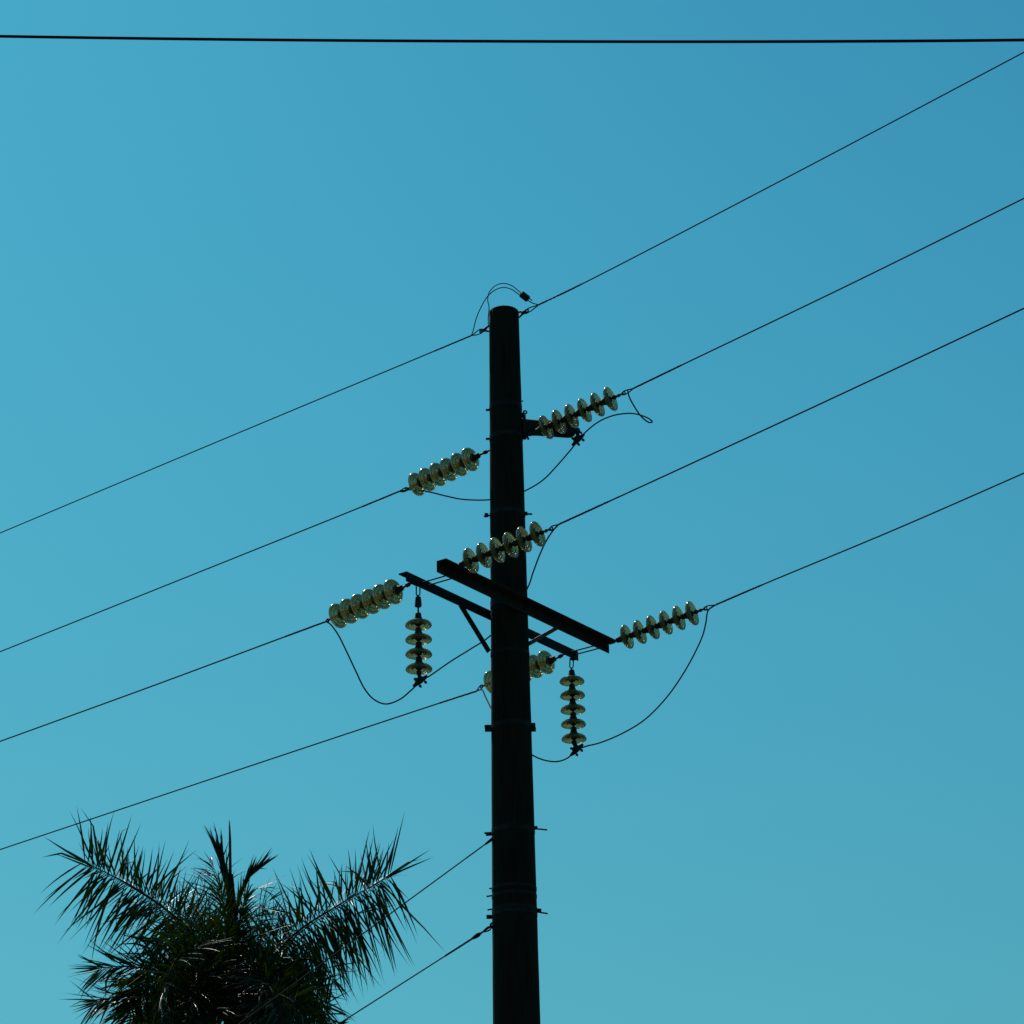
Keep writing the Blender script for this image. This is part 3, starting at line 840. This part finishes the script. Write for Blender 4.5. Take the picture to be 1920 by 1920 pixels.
# lower left
frond([(430, 1900, 0), (370, 1850, -.4), (300, 1822, -.8), (235, 1812, -1.1), (188, 1815, -1.3)], (-.1, .5, 1), 60, .66, .034, .9, (.1, .4), .08, .55, .8, grav=(0, .15))
frond([(430, 1940, 0), (360, 1895, -.3), (290, 1872, -.6), (225, 1868, -.8), (182, 1878, -1)], (-.1, .7, .8), 60, .66, .034, .9, (.1, .4), .08, .55, .8, grav=(0, .15))
frond([(430, 1960, 0), (350, 1925, .3), (280, 1905, .6), (230, 1912, .9), (195, 1935, 1.1)], (-.1, .7, .8), 56, .62, .032, .9, (.1, .4), .08, .5, .7, grav=(0, .2))
# drooping towards and away from the viewer, dense heart
for cx, sdv in (([(432, 1880, 0), (405, 1810, -.5), (372, 1780, -1.1), (330, 1800, -1.8), (300, 1880, -2.3)], (.4, -.5, 1)),
           ([(432, 1890, 0), (412, 1840, -.5), (388, 1830, -1.1), (360, 1860, -1.8), (345, 1940, -2.2)], (.6, -.5, .8)),
           ([(440, 1890, 0), (462, 1840, -.5), (490, 1835, -1.2), (515, 1870, -1.9), (530, 1950, -2.3)], (-.6, -.5, .8)),
           ([(432, 1880, 0), (395, 1790, .6), (345, 1760, 1.3), (295, 1790, 1.9), (262, 1860, 2.3)], (.3, .5, 1)),
           ([(432, 1890, 0), (398, 1820, .6), (355, 1810, 1.3), (318, 1850, 1.9), (295, 1930, 2.3)], (.4, .5, 1)),
           ([(440, 1880, 0), (480, 1805, .6), (520, 1790, 1.3), (558, 1820, 1.9), (585, 1890, 2.3)], (-.3, .5, 1)),
           ([(440, 1890, 0), (472, 1840, .4), (510, 1830, .9), (545, 1855, 1.4), (570, 1925, 1.8)], (-.3, .5, 1)),
           ([(432, 1890, 0), (380, 1850, -.2), (330, 1835, -.4), (280, 1850, -.6), (245, 1895, -.8)], (.1, .3, 1)),
           ([(430, 1920, 0), (395, 1870, -.5), (355, 1860, -1.0), (315, 1890, -1.5), (295, 1960, -1.8)], (.2, -.4, 1)),
           ([(444, 1920, 0), (480, 1875, -.5), (520, 1865, -1.0), (560, 1890, -1.5), (585, 1950, -1.8)], (-.2, -.4, 1)),
           ([(430, 1940, 0), (410, 1880, -.6), (385, 1880, -1.3), (365, 1920, -1.9), (355, 1990, -2.3)], (.8, -.3, .6)),
           ([(444, 1940, 0), (465, 1885, -.6), (490, 1885, -1.3), (508, 1920, -1.9), (515, 1990, -2.3)], (-.8, -.3, .6)),
           ([(430, 1910, 0), (370, 1870, .3), (320, 1860, .6), (270, 1885, .9), (240, 1935, 1.1)], (.1, .4, 1)),
           ([(444, 1910, 0), (500, 1860, .3), (545, 1845, .6), (585, 1865, .9), (612, 1920, 1.1)], (-.1, .4, 1)),
           ([(436, 1900, 0), (440, 1830, .7), (446, 1825, 1.5), (450, 1870, 2.3), (452, 1940, 2.8)], (1, 0, .1))):
    frond(cx, sdv, 84, .80, .040, .5, (.5, .8), .10, .5, .65, grav=(.2, .55))
# lower right, hanging
frond([(444, 1900, 0), (500, 1835, -.2), (560, 1800, -.5), (600, 1805, -.8), (625, 1835, -1)], (.2, .4, 1), 66, .72, .032, .3, (.4, .3), .12, .35, .7, both=(.1, 1), grav=(0, 1.2))
frond([(444, 1930, 0), (510, 1870, .2), (560, 1850, .5), (600, 1875, .8), (625, 1930, 1)], (.2, .4, 1), 66, .60, .030, .3, (.4, .3), .12, .35, .7, both=(.4, 1), grav=(0, 1.0))
frond([(444, 2010, 0), (520, 1970, -.2), (580, 1945, -.4), (615, 1930, -.6), (638, 1920, -.8)], (-.1, .4, 1), 40, .34, .028, 1.8, (.2, .4), .15, .3, .6, both=(1, 1), grav=(0, .2))
# lower fronds mostly under the frame
for cx, sdv in (([(430, 1960, 0), (350, 1930, -.6), (260, 1980, -1.2), (200, 2100, -1.7)], (0, -.4, 1)), ([(444, 1960, 0), (530, 1930, -.6), (600, 1990, -1.2), (650, 2110, -1.6)], (0, -.4, 1)),
           ([(430, 1970, 0), (350, 1940, .9), (280, 2010, 1.7), (240, 2130, 2.2)], (0, .4, 1)), ([(444, 1970, 0), (530, 1950, .9), (590, 2020, 1.7), (620, 2140, 2.2)], (0, .4, 1)),
           ([(436, 1980, 0), (436, 1940, -1.2), (440, 2020, -2.3), (442, 2140, -3.0)], (1, 0, .1))):
    frond(cx, sdv, 60, .80, .036, .6, (.5, .6), .12, .4, .6, grav=(.1, .5))
